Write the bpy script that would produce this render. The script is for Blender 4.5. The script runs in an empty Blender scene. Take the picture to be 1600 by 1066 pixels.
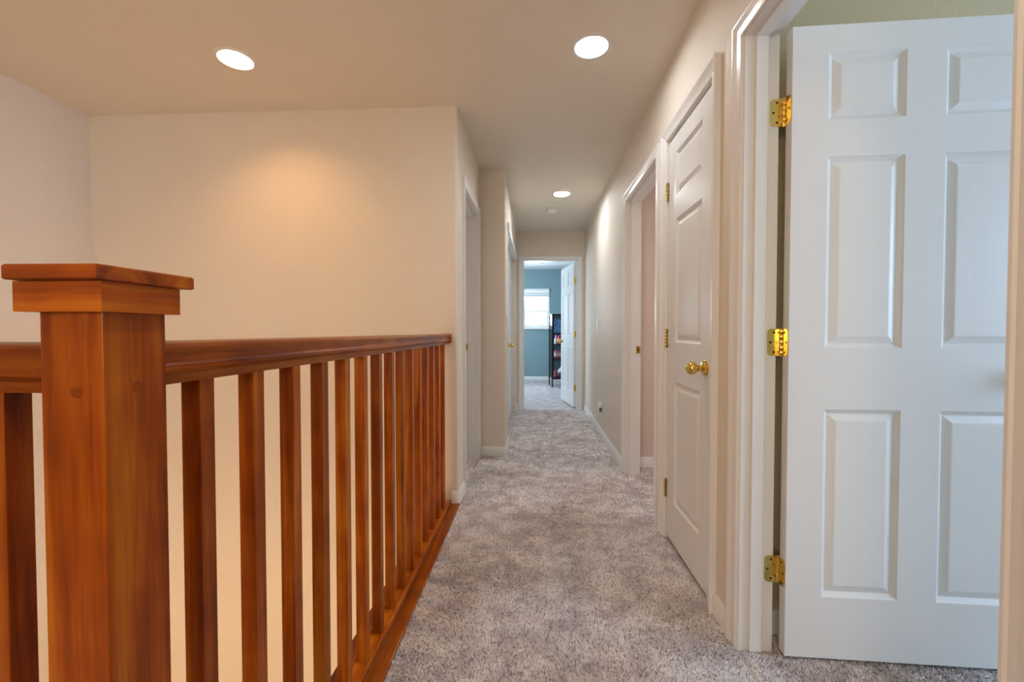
import bpy, bmesh, math, random
import numpy as np
from mathutils import Vector, Matrix

random.seed(7)
rng = np.random.default_rng(7)
S = bpy.context.scene
COL = S.collection
PI = math.pi

# ------------------------------------------------------------------ camera
cam_d = bpy.data.cameras.new('camera')
cam_d.sensor_width = 36.0
cam_d.sensor_fit = 'HORIZONTAL'
cam_d.lens = 15.0
cam_d.clip_start = 0.05
cam = bpy.data.objects.new('camera', cam_d)
COL.objects.link(cam)
FPX = 1600 * 15.0 / 36.0
cam.location = (0, 0, 1.07)
cam.rotation_euler = (PI / 2 - math.atan(14.5 / FPX), 0, math.atan(35 / FPX))
S.camera = cam

# ------------------------------------------------------------------ world, exposure
S.view_settings.view_transform = 'Standard'
S.view_settings.look = 'None'
S.view_settings.gamma = 1.0
S.view_settings.use_curve_mapping = False
S.view_settings.exposure = 0.2
world = bpy.data.worlds.new('sky')
S.world = world
world.use_nodes = True
bgn = world.node_tree.nodes['Background']
bgn.inputs[0].default_value = (0.93, 0.97, 1.0, 1)      # bright overcast sky
bgn.inputs[1].default_value = 3.0


def window_light(name, loc, direction, w, h, power, col):
    """area light shining in through an opening"""
    d = bpy.data.lights.new(name, 'AREA')
    d.shape = 'RECTANGLE'
    d.size, d.size_y = w, h
    d.energy = power
    d.color = col
    o = bpy.data.objects.new(name, d)
    COL.objects.link(o)
    o.location = loc
    o.rotation_euler = Vector(direction).to_track_quat('-Z', 'Z').to_euler()
    return o


DAY = (0.66, 0.83, 1.0)
window_light('daylight_side_bedroom', (4.06, 0.0, 1.435), (-1, 0, 0), 2.4, 1.37, 118, (0.36, 0.62, 1.0))
window_light('daylight_end_bedroom', (0.033, 9.66, 1.60), (0, -1, 0), 0.58, 0.86, 46, DAY)
window_light('fill_end_bedroom_side', (-2.02, 7.8, 1.5), (1, 0, 0), 1.3, 1.2, 78, DAY)  # added fill brightening the blue bedroom from its unseen side
window_light('fill_pink_room', (3.06, 2.80, 1.5), (-1, 0, 0), 0.8, 1.2, 24, (1.0, 0.95, 0.90))  # added fill for the pink room, source unseen
window_light('fill_left_room', (-3.16, 3.9, 1.5), (1, 0, 0), 0.9, 1.2, 15, (1.0, 0.86, 0.80))  # added fill inside the left room, source unseen
window_light('fill_loft', (-1.2, -2.30, 1.5), (0, 1, 0), 1.6, 1.1, 27, (1.0, 0.70, 0.40))  # warm fill added behind the camera, no known source there
window_light('foyer_glow', (-1.75, 0.38, -1.35), (0, 1, 0.45), 1.9, 1.3, 25, (1.0, 0.64, 0.33))

# ------------------------------------------------------------------ helpers


def tag(o, label=None, cat=None, group=None, kind=None):
    if label:
        o['label'] = label
    if cat:
        o['category'] = cat
    if group:
        o['group'] = group
    if kind:
        o['kind'] = kind
    return o


def empty(name, loc=(0, 0, 0), rz=0.0, **kw):
    o = bpy.data.objects.new(name, None)
    COL.objects.link(o)
    o.location = loc
    o.rotation_euler = (0, 0, rz)
    o.empty_display_size = 0.05
    return tag(o, **kw)


def obj(name, bm, mat, parent=None, loc=(0, 0, 0), rz=0.0, smooth=False, **kw):
    if isinstance(bm, bpy.types.Mesh):
        me = bm
    else:
        bmesh.ops.recalc_face_normals(bm, faces=bm.faces[:])
        me = bpy.data.meshes.new(name)
        bm.to_mesh(me)
        bm.free()
        for m in (mat if isinstance(mat, (list, tuple)) else [mat]):
            me.materials.append(m)
        if smooth:
            me.polygons.foreach_set('use_smooth', [True] * len(me.polygons))
            try:
                me.set_sharp_from_angle(angle=math.radians(40))
            except Exception:
                pass
    o = bpy.data.objects.new(name, me)
    COL.objects.link(o)
    o.parent = parent
    o.location = loc
    o.rotation_euler = (0, 0, rz)
    return tag(o, **kw)


def B():
    return bmesh.new()


def box(bm, x0, x1, y0, y1, z0, z1, bev=0.0, seg=1):
    v = [bm.verts.new((x, y, z)) for z in (z0, z1) for y in (y0, y1) for x in (x0, x1)]
    fs = [bm.faces.new([v[i] for i in q]) for q in
          ((0, 2, 3, 1), (4, 5, 7, 6), (0, 1, 5, 4), (2, 6, 7, 3), (0, 4, 6, 2), (1, 3, 7, 5))]
    if bev > 0:
        es = list({e for f in fs for e in f.edges})
        bmesh.ops.bevel(bm, geom=es, offset=bev, segments=seg, affect='EDGES', profile=0.5)
    return fs


def prism(bm, pts, z0, z1):
    """vertical prism over a footprint polygon"""
    a = [bm.verts.new((x, y, z0)) for x, y in pts]
    b = [bm.verts.new((x, y, z1)) for x, y in pts]
    n = len(pts)
    bm.faces.new(a)
    bm.faces.new(b)
    for i in range(n):
        bm.faces.new((a[i], a[(i + 1) % n], b[(i + 1) % n], b[i]))


def loft(bm, loops, cap=True):
    """skin closed loops of equal length"""
    vs = [[bm.verts.new(p) for p in l] for l in loops]
    n = len(vs[0])
    for a, b in zip(vs[:-1], vs[1:]):
        for i in range(n):
            bm.faces.new((a[i], a[(i + 1) % n], b[(i + 1) % n], b[i]))
    if cap:
        bm.faces.new(vs[0])
        bm.faces.new(vs[-1])
    return vs


def lathe(bm, prof, n=32, M=None, cap=False):
    """revolve (r, h) about local z; M maps to place"""
    M = M or Matrix.Identity(4)
    loops = []
    for r, h in prof:
        loops.append([M @ Vector((max(r, 1e-5) * math.cos(2 * PI * i / n), max(r, 1e-5) * math.sin(2 * PI * i / n), h)) for i in range(n)])
    loft(bm, loops, cap)


def axis_matrix(loc, direction):
    q = Vector(direction).to_track_quat('Z', 'Y')
    return Matrix.Translation(loc) @ q.to_matrix().to_4x4()


def arc_corner(cx, cy, r, a0, a1, n=6):
    return [(cx + r * math.cos(a0 + (a1 - a0) * i / n), cy + r * math.sin(a0 + (a1 - a0) * i / n)) for i in range(n + 1)]


# ------------------------------------------------------------------ materials


def new_mat(name):
    m = bpy.data.materials.new(name)
    m.use_nodes = True
    nt = m.node_tree
    p = nt.nodes['Principled BSDF']
    return m, nt, p


def N(nt, t, **kw):
    n = nt.nodes.new(t)
    for k, v in kw.items():
        if k in n.inputs:
            n.inputs[k].default_value = v
        else:
            setattr(n, k, v)
    return n


def paint(name, col, rough=0.6, bump=0.35, scale=70.0, dist=0.004, var=0.03):
    m, nt, p = new_mat(name)
    p.inputs['Roughness'].default_value = rough
    tc = N(nt, 'ShaderNodeTexCoord')
    n1 = N(nt, 'ShaderNodeTexNoise', Scale=scale, Detail=3.0, Roughness=0.55)
    nt.links.new(tc.outputs['Object'], n1.inputs['Vector'])
    rmp = N(nt, 'ShaderNodeValToRGB')
    rmp.color_ramp.elements[0].position = 0.42
    rmp.color_ramp.elements[1].position = 0.62
    nt.links.new(n1.outputs['Fac'], rmp.inputs['Fac'])
    b = N(nt, 'ShaderNodeBump', Strength=bump, Distance=dist)
    nt.links.new(rmp.outputs['Color'], b.inputs['Height'])
    nt.links.new(b.outputs['Normal'], p.inputs['Normal'])
    n2 = N(nt, 'ShaderNodeTexNoise', Scale=2.3, Detail=2.0)
    nt.links.new(tc.outputs['Object'], n2.inputs['Vector'])
    mx = N(nt, 'ShaderNodeMix', data_type='RGBA')
    mx.inputs['A'].default_value = (*[c * (1 - var) for c in col], 1)
    mx.inputs['B'].default_value = (*[min(1, c * (1 + var)) for c in col], 1)
    nt.links.new(n2.outputs['Fac'], mx.inputs['Factor'])
    nt.links.new(mx.outputs['Result'], p.inputs['Base Color'])
    return m


def semi_gloss(name, col, rough=0.32, grain=None):
    """painted joinery; grain = axis of an embossed wood grain"""
    m, nt, p = new_mat(name)
    p.inputs['Base Color'].default_value = (*col, 1)
    p.inputs['Roughness'].default_value = rough
    tc = N(nt, 'ShaderNodeTexCoord')
    mp = N(nt, 'ShaderNodeMapping')
    sc = {'z': (90, 90, 5), 'y': (90, 5, 90), 'x': (5, 90, 90), None: (30, 30, 30)}[grain]
    mp.inputs['Scale'].default_value = sc
    nt.links.new(tc.outputs['Object'], mp.inputs['Vector'])
    n1 = N(nt, 'ShaderNodeTexNoise', Scale=1.0, Detail=3.0)
    nt.links.new(mp.outputs['Vector'], n1.inputs['Vector'])
    b = N(nt, 'ShaderNodeBump', Strength=0.10, Distance=0.003)
    nt.links.new(n1.outputs['Fac'], b.inputs['Height'])
    nt.links.new(b.outputs['Normal'], p.inputs['Normal'])
    return m


def wood(name, axis, dark, mid, light, rough=0.30):
    m, nt, p = new_mat(name)
    tc = N(nt, 'ShaderNodeTexCoord')
    oi = N(nt, 'ShaderNodeObjectInfo')
    add = N(nt, 'ShaderNodeVectorMath', operation='ADD')
    mul = N(nt, 'ShaderNodeMath', operation='MULTIPLY')
    mul.inputs[1].default_value = 37.0
    nt.links.new(oi.outputs['Random'], mul.inputs[0])
    nt.links.new(tc.outputs['Object'], add.inputs[0])
    nt.links.new(mul.outputs[0], add.inputs[1])
    mp = N(nt, 'ShaderNodeMapping')
    sc = {'z': (1, 1, 0.05), 'y': (1, 0.05, 1), 'x': (0.05, 1, 1)}[axis]
    mp.inputs['Scale'].default_value = sc
    nt.links.new(add.outputs['Vector'], mp.inputs['Vector'])
    n1 = N(nt, 'ShaderNodeTexNoise', Scale=30.0, Detail=4.0, Roughness=0.55, Distortion=0.6)
    n2 = N(nt, 'ShaderNodeTexNoise', Scale=220.0, Detail=2.0)
    n3 = N(nt, 'ShaderNodeTexNoise', Scale=9.0, Detail=2.0)
    for n in (n1, n2):
        nt.links.new(mp.outputs['Vector'], n.inputs['Vector'])
    nt.links.new(add.outputs['Vector'], n3.inputs['Vector'])
    a1 = N(nt, 'ShaderNodeMath', operation='MULTIPLY_ADD')
    a1.inputs[1].default_value = 0.22
    nt.links.new(n2.outputs['Fac'], a1.inputs[0])
    nt.links.new(n1.outputs['Fac'], a1.inputs[2])
    a2 = N(nt, 'ShaderNodeMath', operation='MULTIPLY_ADD')
    a2.inputs[1].default_value = 0.35
    nt.links.new(n3.outputs['Fac'], a2.inputs[0])
    nt.links.new(a1.outputs[0], a2.inputs[2])
    r = N(nt, 'ShaderNodeValToRGB')
    e = r.color_ramp.elements
    e[0].position = 0.52
    e[0].color = (*dark, 1)
    e[1].position = 1.02
    e[1].color = (*light, 1)
    k = r.color_ramp.elements.new(0.78)
    k.color = (*mid, 1)
    nt.links.new(a2.outputs[0], r.inputs['Fac'])
    hv = N(nt, 'ShaderNodeHueSaturation')
    mr = N(nt, 'ShaderNodeMapRange')
    mr.inputs['To Min'].default_value = 0.80
    mr.inputs['To Max'].default_value = 1.30
    nt.links.new(oi.outputs['Random'], mr.inputs['Value'])
    nt.links.new(mr.outputs[0], hv.inputs['Value'])
    nt.links.new(r.outputs['Color'], hv.inputs['Color'])
    nt.links.new(hv.outputs['Color'], p.inputs['Base Color'])
    p.inputs['Roughness'].default_value = rough
    p.inputs['Specular IOR Level'].default_value = 0.2
    p.inputs['Coat Weight'].default_value = 0.12
    p.inputs['Coat Roughness'].default_value = 0.22
    b = N(nt, 'ShaderNodeBump', Strength=0.06, Distance=0.002)
    nt.links.new(a1.outputs[0], b.inputs['Height'])
    nt.links.new(b.outputs['Normal'], p.inputs['Normal'])
    return m


def plain(name, col, rough=0.5, metal=0.0, var=0.06, scale=40.0):
    m, nt, p = new_mat(name)
    tc = N(nt, 'ShaderNodeTexCoord')
    n1 = N(nt, 'ShaderNodeTexNoise', Scale=scale, Detail=2.0)
    nt.links.new(tc.outputs['Object'], n1.inputs['Vector'])
    mx = N(nt, 'ShaderNodeMix', data_type='RGBA')
    mx.inputs['A'].default_value = (*[c * (1 - var) for c in col], 1)
    mx.inputs['B'].default_value = (*[min(1, c * (1 + var)) for c in col], 1)
    nt.links.new(n1.outputs['Fac'], mx.inputs['Factor'])
    nt.links.new(mx.outputs['Result'], p.inputs['Base Color'])
    p.inputs['Roughness'].default_value = rough
    p.inputs['Metallic'].default_value = metal
    return m


def patterned(name, cols, scale=60.0):
    """printed cloth or packaging: blotches of several colours"""
    m, nt, p = new_mat(name)
    tc = N(nt, 'ShaderNodeTexCoord')
    v = N(nt, 'ShaderNodeTexVoronoi', Scale=scale)
    nt.links.new(tc.outputs['Object'], v.inputs['Vector'])
    sp = N(nt, 'ShaderNodeSeparateColor')
    nt.links.new(v.outputs['Color'], sp.inputs[0])
    r = N(nt, 'ShaderNodeValToRGB')
    r.color_ramp.interpolation = 'CONSTANT'
    e = r.color_ramp.elements
    e[0].color = (*cols[0], 1)
    e[1].position = 1.0 / len(cols)
    e[1].color = (*cols[1], 1)
    for i, c in enumerate(cols[2:], 2):
        k = e.new(i / len(cols))
        k.color = (*c, 1)
    nt.links.new(sp.outputs[0], r.inputs['Fac'])
    nt.links.new(r.outputs['Color'], p.inputs['Base Color'])
    p.inputs['Roughness'].default_value = 0.7
    return m


def emitter(name, col, strength):
    m, nt, p = new_mat(name)
    p.inputs['Base Color'].default_value = (0.9, 0.9, 0.9, 1)
    p.inputs['Emission Color'].default_value = (*col, 1)
    p.inputs['Emission Strength'].default_value = strength
    return m


def glass(name):
    m, nt, p = new_mat(name)
    out = nt.nodes['Material Output']
    t = N(nt, 'ShaderNodeBsdfTransparent')
    g = N(nt, 'ShaderNodeBsdfGlossy', Roughness=0.02)
    fr = N(nt, 'ShaderNodeFresnel', IOR=1.18)
    mx = N(nt, 'ShaderNodeMixShader')
    nt.links.new(fr.outputs[0], mx.inputs[0])
    nt.links.new(t.outputs[0], mx.inputs[1])
    nt.links.new(g.outputs[0], mx.inputs[2])
    nt.links.new(mx.outputs[0], out.inputs['Surface'])
    return m


WALL = (0.775, 0.70, 0.605)
M_wall = paint('wall_paint_cream', WALL, bump=0.28, scale=110)
M_ceil = paint('ceiling_paint_cream', (0.785, 0.71, 0.61), bump=0.15, scale=60)
M_white_ceil = paint('ceiling_paint_white', (0.82, 0.82, 0.80), bump=0.2, scale=60)
M_olive = paint('wall_paint_olive', (0.60, 0.51, 0.32), bump=0.22, scale=100)
M_pink = paint('wall_paint_pink', (0.70, 0.57, 0.51), bump=0.2, scale=85)
M_blue = paint('wall_paint_blue', (0.23, 0.35, 0.375), bump=0.2, scale=85)
M_blush = paint('wall_paint_blush', (0.66, 0.50, 0.44), bump=0.2, scale=85)
M_trim = semi_gloss('trim_white', (0.83, 0.82, 0.80), 0.30)
M_door = semi_gloss('door_white', (0.80, 0.80, 0.79), 0.33, 'z')
M_plastic = semi_gloss('white_plastic', (0.80, 0.79, 0.76), 0.35)
M_brass = plain('polished_brass', (0.80, 0.58, 0.17), 0.17, 1.0, 0.05)
M_brass_dark = plain('tarnished_screw', (0.10, 0.06, 0.02), 0.4, 0.8)
WD = ((0.120, 0.016, 0.0004), (0.300, 0.060, 0.0010), (0.46, 0.135, 0.005))
M_wood_z = wood('stained_pine_upright', 'z', *WD)
M_wood_y = wood('stained_pine_along', 'y', *WD)
M_wood_x = wood('stained_pine_across', 'x', *WD)
M_black = plain('black_metal', (0.012, 0.013, 0.016), 0.45, 0.3)
M_glass = glass('clear_glass')


def carpet_mat(name, use_attr):
    m, nt, p = new_mat(name)
    tc = N(nt, 'ShaderNodeTexCoord')
    n1 = N(nt, 'ShaderNodeTexNoise', Scale=260.0, Detail=2.0)
    n2 = N(nt, 'ShaderNodeTexNoise', Scale=8.0, Detail=5.0, Roughness=0.65)
    for n in (n1, n2):
        nt.links.new(tc.outputs['Object'], n.inputs['Vector'])
    if use_attr:
        at = N(nt, 'ShaderNodeAttribute', attribute_name='tone')
        src = at.outputs['Fac']
    else:
        src = n1.outputs['Fac']
    r = N(nt, 'ShaderNodeValToRGB')
    e = r.color_ramp.elements
    if use_attr:
        e[0].position, e[1].position = 0.0, 1.0
    else:
        e[0].position, e[1].position = 0.30, 0.70
    e[0].color = (0.36, 0.31, 0.30, 1)
    e[1].color = (0.97, 0.93, 0.92, 1)
    k = e.new(0.5)
    k.color = (0.82, 0.75, 0.74, 1)
    nt.links.new(src, r.inputs['Fac'])
    mx = N(nt, 'ShaderNodeMix', data_type='RGBA', blend_type='MULTIPLY')
    mx.inputs['Factor'].default_value = 1.0
    r2 = N(nt, 'ShaderNodeValToRGB')
    r2.color_ramp.elements[0].position = 0.40
    r2.color_ramp.elements[0].color = (0.73, 0.70, 0.71, 1)
    r2.color_ramp.elements[1].position = 0.58
    r2.color_ramp.elements[1].color = (1, 1, 1, 1)
    nt.links.new(n2.outputs['Fac'], r2.inputs['Fac'])
    nt.links.new(r.outputs['Color'], mx.inputs['A'])
    nt.links.new(r2.outputs['Color'], mx.inputs['B'])
    nt.links.new(mx.outputs['Result'], p.inputs['Base Color'])
    p.inputs['Roughness'].default_value = 0.95
    p.inputs['Specular IOR Level'].default_value = 0.1
    if not use_attr:
        b = N(nt, 'ShaderNodeBump', Strength=0.9, Distance=0.012)
        nt.links.new(n1.outputs['Fac'], b.inputs['Height'])
        nt.links.new(b.outputs['Normal'], p.inputs['Normal'])
    return m


M_carpet = carpet_mat('carpet_base', False)
M_pile = carpet_mat('carpet_pile', True)

# ------------------------------------------------------------------ key dimensions (metres)
ZC = 2.44                    # ceiling height
XR = 0.685                   # hall face of right wall
XR2 = 0.794                  # far face of right wall
XL = -0.47                   # hall face of left wall beyond the stairwell
XL2 = -0.250                 # hall face of the narrow far part
YB = 2.60                    # wall behind the stairwell
YJ = 3.63                    # jog
YE = 5.85                    # end wall
XS = -2.83                   # left wall of stairwell
YN = -2.1                    # wall behind camera
ZLOW = -2.75                 # lower storey floor
HD = 2.035                   # head of door openings
TOPZ = 2.62

# ------------------------------------------------------------------ shell: walls


def colour_faces(me, rule):
    for pl in me.polygons:
        pl.material_index = rule(pl.normal, pl.center)


# right wall, three openings
D1 = (0.655, 1.449)          # near doorway (open door)
DC = (1.690, 2.243)          # linen closet
DP = (2.445, 3.234)          # doorway to the pink room
JT = 0.018                   # jamb board
bm = B()
for y0, y1 in ((YN, D1[0] - JT), (D1[1] + JT, DC[0] - JT), (DC[1] + JT, DP[0] - JT), (DP[1] + JT, YE + 0.12)):
    box(bm, XR, XR2, y0, y1, -0.3, TOPZ)
for y0, y1 in (D1, DC, DP):
    box(bm, XR, XR2, y0 - JT, y1 + JT, HD + JT, TOPZ)
w = obj('wall_right', bm, [M_wall, M_olive, M_pink], kind='structure',
        label='long cream textured hallway wall with three doorways', cat='wall')
colour_faces(w.data, lambda n, c: (1 if c.y < 1.6 else 2) if n.x > 0.5 else 0)

# wall behind the stairwell with bullnose end
bm = B()
r = 0.02
pts = [(XS - 0.12, YB)] + arc_corner(XL - r, YB + r, r, -PI / 2, 0) + [(XL, YB + 0.12), (XS - 0.12, YB + 0.12)]
prism(bm, pts, ZLOW, TOPZ)
obj('wall_back', bm, M_wall, smooth=True, kind='structure',
    label='warm-lit cream wall behind the stairwell railing with rounded end corner', cat='wall')

# left wall with the doorway after the stairwell
DL = (2.855, 3.540)
XLo = -0.588
bm = B()
box(bm, XLo, XL, YB + 0.12, DL[0] - JT, -0.3, TOPZ)
box(bm, XLo, XL, DL[1] + JT, YJ, -0.3, TOPZ)
box(bm, XLo, XL, DL[0] - JT, DL[1] + JT, HD + JT, TOPZ)
w = obj('wall_left', bm, [M_wall, M_blush], kind='structure',
        label='short cream wall with a doorway just past the stairwell', cat='wall')
colour_faces(w.data, lambda n, c: 1 if n.x < -0.5 else 0)

# jog wall and the narrow far part with closet
CL = (4.03, 5.70)
bm = B()
pts = [(XLo, YJ)] + arc_corner(XL2 - r, YJ + r, r, -PI / 2, 0) + [(XL2, CL[0]), (XL2 - 0.115, CL[0]), (XL2 - 0.115, YJ + 0.115), (XLo, YJ + 0.115)]
prism(bm, pts, -0.3, TOPZ)
box(bm, XL2 - 0.115, XL2, CL[1], YE, -0.3, TOPZ)
box(bm, XL2 - 0.115, XL2, CL[0], CL[1], HD + 0.005, TOPZ)
obj('wall_left_far', bm, M_wall, smooth=True, kind='structure',
    label='cream wall that juts out with a rounded corner before the closet', cat='wall')
bm = B()
box(bm, -1.10, -1.0, YJ + 0.115, YE, -0.3, TOPZ)
obj('wall_closet_back', bm, M_wall, kind='structure', label='cream back wall inside the hall closet', cat='wall')

# end wall with doorway
DE = (-0.153, 0.585)
bm = B()
box(bm, -1.85, DE[0] - JT, YE, YE + 0.115, -0.3, TOPZ)
box(bm, DE[1] + JT, XR2 + 1.2, YE, YE + 0.115, -0.3, TOPZ)
box(bm, DE[0] - JT, DE[1] + JT, YE, YE + 0.115, HD + JT, TOPZ)
w = obj('wall_end', bm, [M_wall, M_blue], kind='structure',
        label='cream end wall of the hallway around the bedroom doorway', cat='wall')
colour_faces(w.data, lambda n, c: 1 if n.y > 0.5 else 0)

# stairwell and loft walls
bm = B()
box(bm, XS - 0.12, XS, YN, YB, ZLOW, TOPZ)
obj('wall_stairwell_left', bm, M_wall, kind='structure', label='cream side wall of the stairwell left of the newel post', cat='wall')


def holed_x(bm, x0, x1, y0, y1, z0, z1, h):
    """wall running along y with a window opening h = (y0, y1, z0, z1)"""
    box(bm, x0, x1, y0, h[0], z0, z1)
    box(bm, x0, x1, h[1], y1, z0, z1)
    box(bm, x0, x1, h[0], h[1], z0, h[2])
    box(bm, x0, x1, h[0], h[1], h[3], z1)


def holed_y(bm, x0, x1, y0, y1, z0, z1, h):
    box(bm, x0, h[0], y0, y1, z0, z1)
    box(bm, h[1], x1, y0, y1, z0, z1)
    box(bm, h[0], h[1], y0, y1, z0, h[2])
    box(bm, h[0], h[1], y0, y1, h[3], z1)


H_LOFT = (-2.0, -0.4, 0.95, 2.05)
H_SIDE = (-1.2, 1.2, 0.75, 2.12)
H_PINK = (2.48, 3.12, 0.90, 2.10)
H_LEFT = (3.45, 4.35, 0.90, 2.10)
H_BED = (7.15, 8.45, 0.90, 2.10)
bm = B()
holed_y(bm, XS - 0.12, XR2, YN - 0.12, YN, ZLOW, TOPZ, H_LOFT)
obj('wall_near', bm, M_wall, kind='structure', label='cream wall behind the loft end of the hallway', cat='wall')
bm = B()
holed_y(bm, XS, -0.60, 0.42, 0.54, ZLOW, -0.302, (-2.72, -0.78, -2.02, -0.68))
box(bm, -0.60, -0.48, 0.42, YB, ZLOW, -0.302)
obj('wall_stairwell_lower', bm, M_wall, kind='structure', label='cream walls of the lower stairwell under the landing', cat='wall')

# side bedroom (olive)
bm = B()
box(bm, XR2, 4.0, 1.540, 1.600, -0.3, TOPZ)
box(bm, XR2, 4.0, YN - 0.12, YN, -0.3, TOPZ)
holed_x(bm, 3.9, 4.0, YN, 1.54, -0.3, TOPZ, H_SIDE)
obj('wall_side_bedroom', bm, M_olive, kind='structure', label='olive textured bedroom wall behind the open white door', cat='wall')

# linen closet back and pink room
bm = B()
box(bm, 1.35, 1.45, 1.60, 2.32, -0.3, TOPZ)
obj('wall_linen_closet', bm, M_wall, kind='structure', label='cream wall inside the linen closet', cat='wall')
bm = B()
box(bm, XR2, 3.0, 3.395, 3.50, -0.3, TOPZ)
box(bm, XR2, 3.0, 2.32, 2.38, -0.3, TOPZ)
holed_x(bm, 2.9, 3.0, 2.38, 3.395, -0.3, TOPZ, H_PINK)
obj('wall_pink_room', bm, M_pink, kind='structure', label='salmon pink wall seen through the second doorway', cat='wall')

# left room
bm = B()
holed_x(bm, -3.1, -3.0, YB + 0.12, 5.2, -0.3, TOPZ, H_LEFT)
box(bm, -3.0, -1.1, 5.1, 5.2, -0.3, TOPZ)
obj('wall_left_room', bm, M_blush, kind='structure', label='blush wall inside the room left of the hallway', cat='wall')

# end bedroom (blue), back wall with window opening
YW = 9.40
WX = (-0.265, 0.33)
WZ = (1.135, 2.015)
XW0, XW1 = -1.85, 2.0
bm = B()
box(bm, XW0, WX[0], YW, YW + 0.14, -0.3, TOPZ)
box(bm, WX[1], XW1, YW, YW + 0.14, -0.3, TOPZ)
box(bm, WX[0], WX[1], YW, YW + 0.14, -0.3, WZ[0])
box(bm, WX[0], WX[1], YW, YW + 0.14, WZ[1], TOPZ)
obj('wall_bedroom_back', bm, M_blue, kind='structure', label='dusty blue bedroom wall around the bright window', cat='wall')
bm = B()
holed_x(bm, XW0 - 0.1, XW0, YE, YW + 0.14, -0.3, TOPZ, H_BED)
obj('wall_bedroom_left', bm, M_blue, kind='structure', label='dusty blue left wall of the end bedroom', cat='wall')
bm = B()
box(bm, 1.32, 1.42, YE + 0.115, YW, -0.3, TOPZ)
obj('wall_bedroom_right', bm, M_blue, kind='structure', label='dusty blue right wall of the end bedroom beside the cabinet', cat='wall')

# ------------------------------------------------------------------ floors
bm = B()
box(bm, -0.602, 4.0, YN, YB + 0.12, -0.30, 0.0)
box(bm, XS, -0.602, YN, 0.545, -0.30, 0.0)
box(bm, -3.1, 3.0, YB + 0.12, YE, -0.30, 0.0)
box(bm, XW0, XW1, YE, YW + 0.1, -0.30, 0.0)
obj('floor', bm, M_carpet, kind='structure', label='grey-mauve carpeted upstairs floor', cat='floor')
bm = B()
box(bm, XS - 0.12, XR2, YN, YB + 0.12, ZLOW - 0.1, ZLOW)
obj('floor_lower', bm, M_carpet, kind='structure', label='carpeted floor at the bottom of the stairwell', cat='floor')

# ------------------------------------------------------------------ ceilings (holes for recessed cans)
CANS = [(-1.503, 2.101), (0.272, 2.098), (0.268, 4.29), (0.272, -0.09)]
HOLE = 0.078


def ceiling(name, x0, x1, y0, y1, holes, mat, label):
    bm = B()
    es = []
    loopdefs = [[(x0, y0), (x1, y0), (x1, y1), (x0, y1)]]
    for hx, hy in holes:
        loopdefs.append([(hx + HOLE * math.cos(2 * PI * i / 40), hy + HOLE * math.sin(2 * PI * i / 40)) for i in range(40)])
    for ld in loopdefs:
        vs = [bm.verts.new((x, y, ZC)) for x, y in ld]
        for i in range(len(vs)):
            es.append(bm.edges.new((vs[i], vs[(i + 1) % len(vs)])))
    bmesh.ops.triangle_fill(bm, edges=es, use_beauty=True, use_dissolve=False, normal=(0, 0, -1))
    # thickness: extrude upward
    ret = bmesh.ops.extrude_face_region(bm, geom=bm.faces[:])
    up = [g for g in ret['geom'] if isinstance(g, bmesh.types.BMVert)]
    bmesh.ops.translate(bm, verts=up, vec=(0, 0, 0.03))
    return obj(name, bm, mat, kind='structure', label=label, cat='ceiling')


ceiling('ceiling', XS - 0.12, 4.0, YN - 0.12, YE + 0.02, CANS, M_ceil, 'cream hallway ceiling with recessed lights')
ceiling('ceiling_bedroom', XW0 - 0.1, XW1, YE + 0.02, YW + 0.14, [(0.177, 8.55)], M_white_ceil, 'white ceiling of the blue bedroom')
bm = B()
box(bm, -3.2, 4.1, YN - 0.2, YW + 0.3, TOPZ, TOPZ + 0.1)
obj('ceiling_sky_lid', bm, M_ceil, kind='structure', label='unseen lid added above the ceiling to keep sky light out', cat='roof')  # unseen lid added to stop sky light leaking into the rooms

# ------------------------------------------------------------------ trim: casings and jambs
PROF = [(0.0, 0.0), (0.0, 0.008), (0.003, 0.011), (0.009, 0.0118), (0.014, 0.0095), (0.028, 0.0112),
        (0.040, 0.0150), (0.046, 0.0172), (0.053, 0.0175), (0.057, 0.0150), (0.057, 0.0)]


def casing(parent, O, U, Nn, u0, u1, z1, prof=PROF, legs=(True, True), mat=None, zb=0.0):
    """mitred three-piece architrave; O on wall plane, U along the wall, Nn out of it"""
    O, U, Nn = Vector(O), Vector(U), Vector(Nn)
    Z = Vector((0, 0, 1))
    rv = 0.005
    a, b, t = u0 - rv, u1 + rv, z1 + rv
    for side in (0, 1):
        if not legs[side]:
            continue
        bm = B()
        s, e = (-1, a) if side == 0 else (1, b)
        loft(bm, [[O + U * (e + s * w) + Nn * h + Z * zb for w, h in prof],
                  [O + U * (e + s * w) + Nn * h + Z * (t + w) for w, h in prof]])
        obj('casing_leg', bm, mat or M_trim, parent)
    bm = B()
    loft(bm, [[O + U * (a - w) + Nn * h + Z * (t + w) for w, h in prof],
              [O + U * (b + w) + Nn * h + Z * (t + w) for w, h in prof]])
    obj('casing_head', bm, mat or M_trim, parent)


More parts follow.
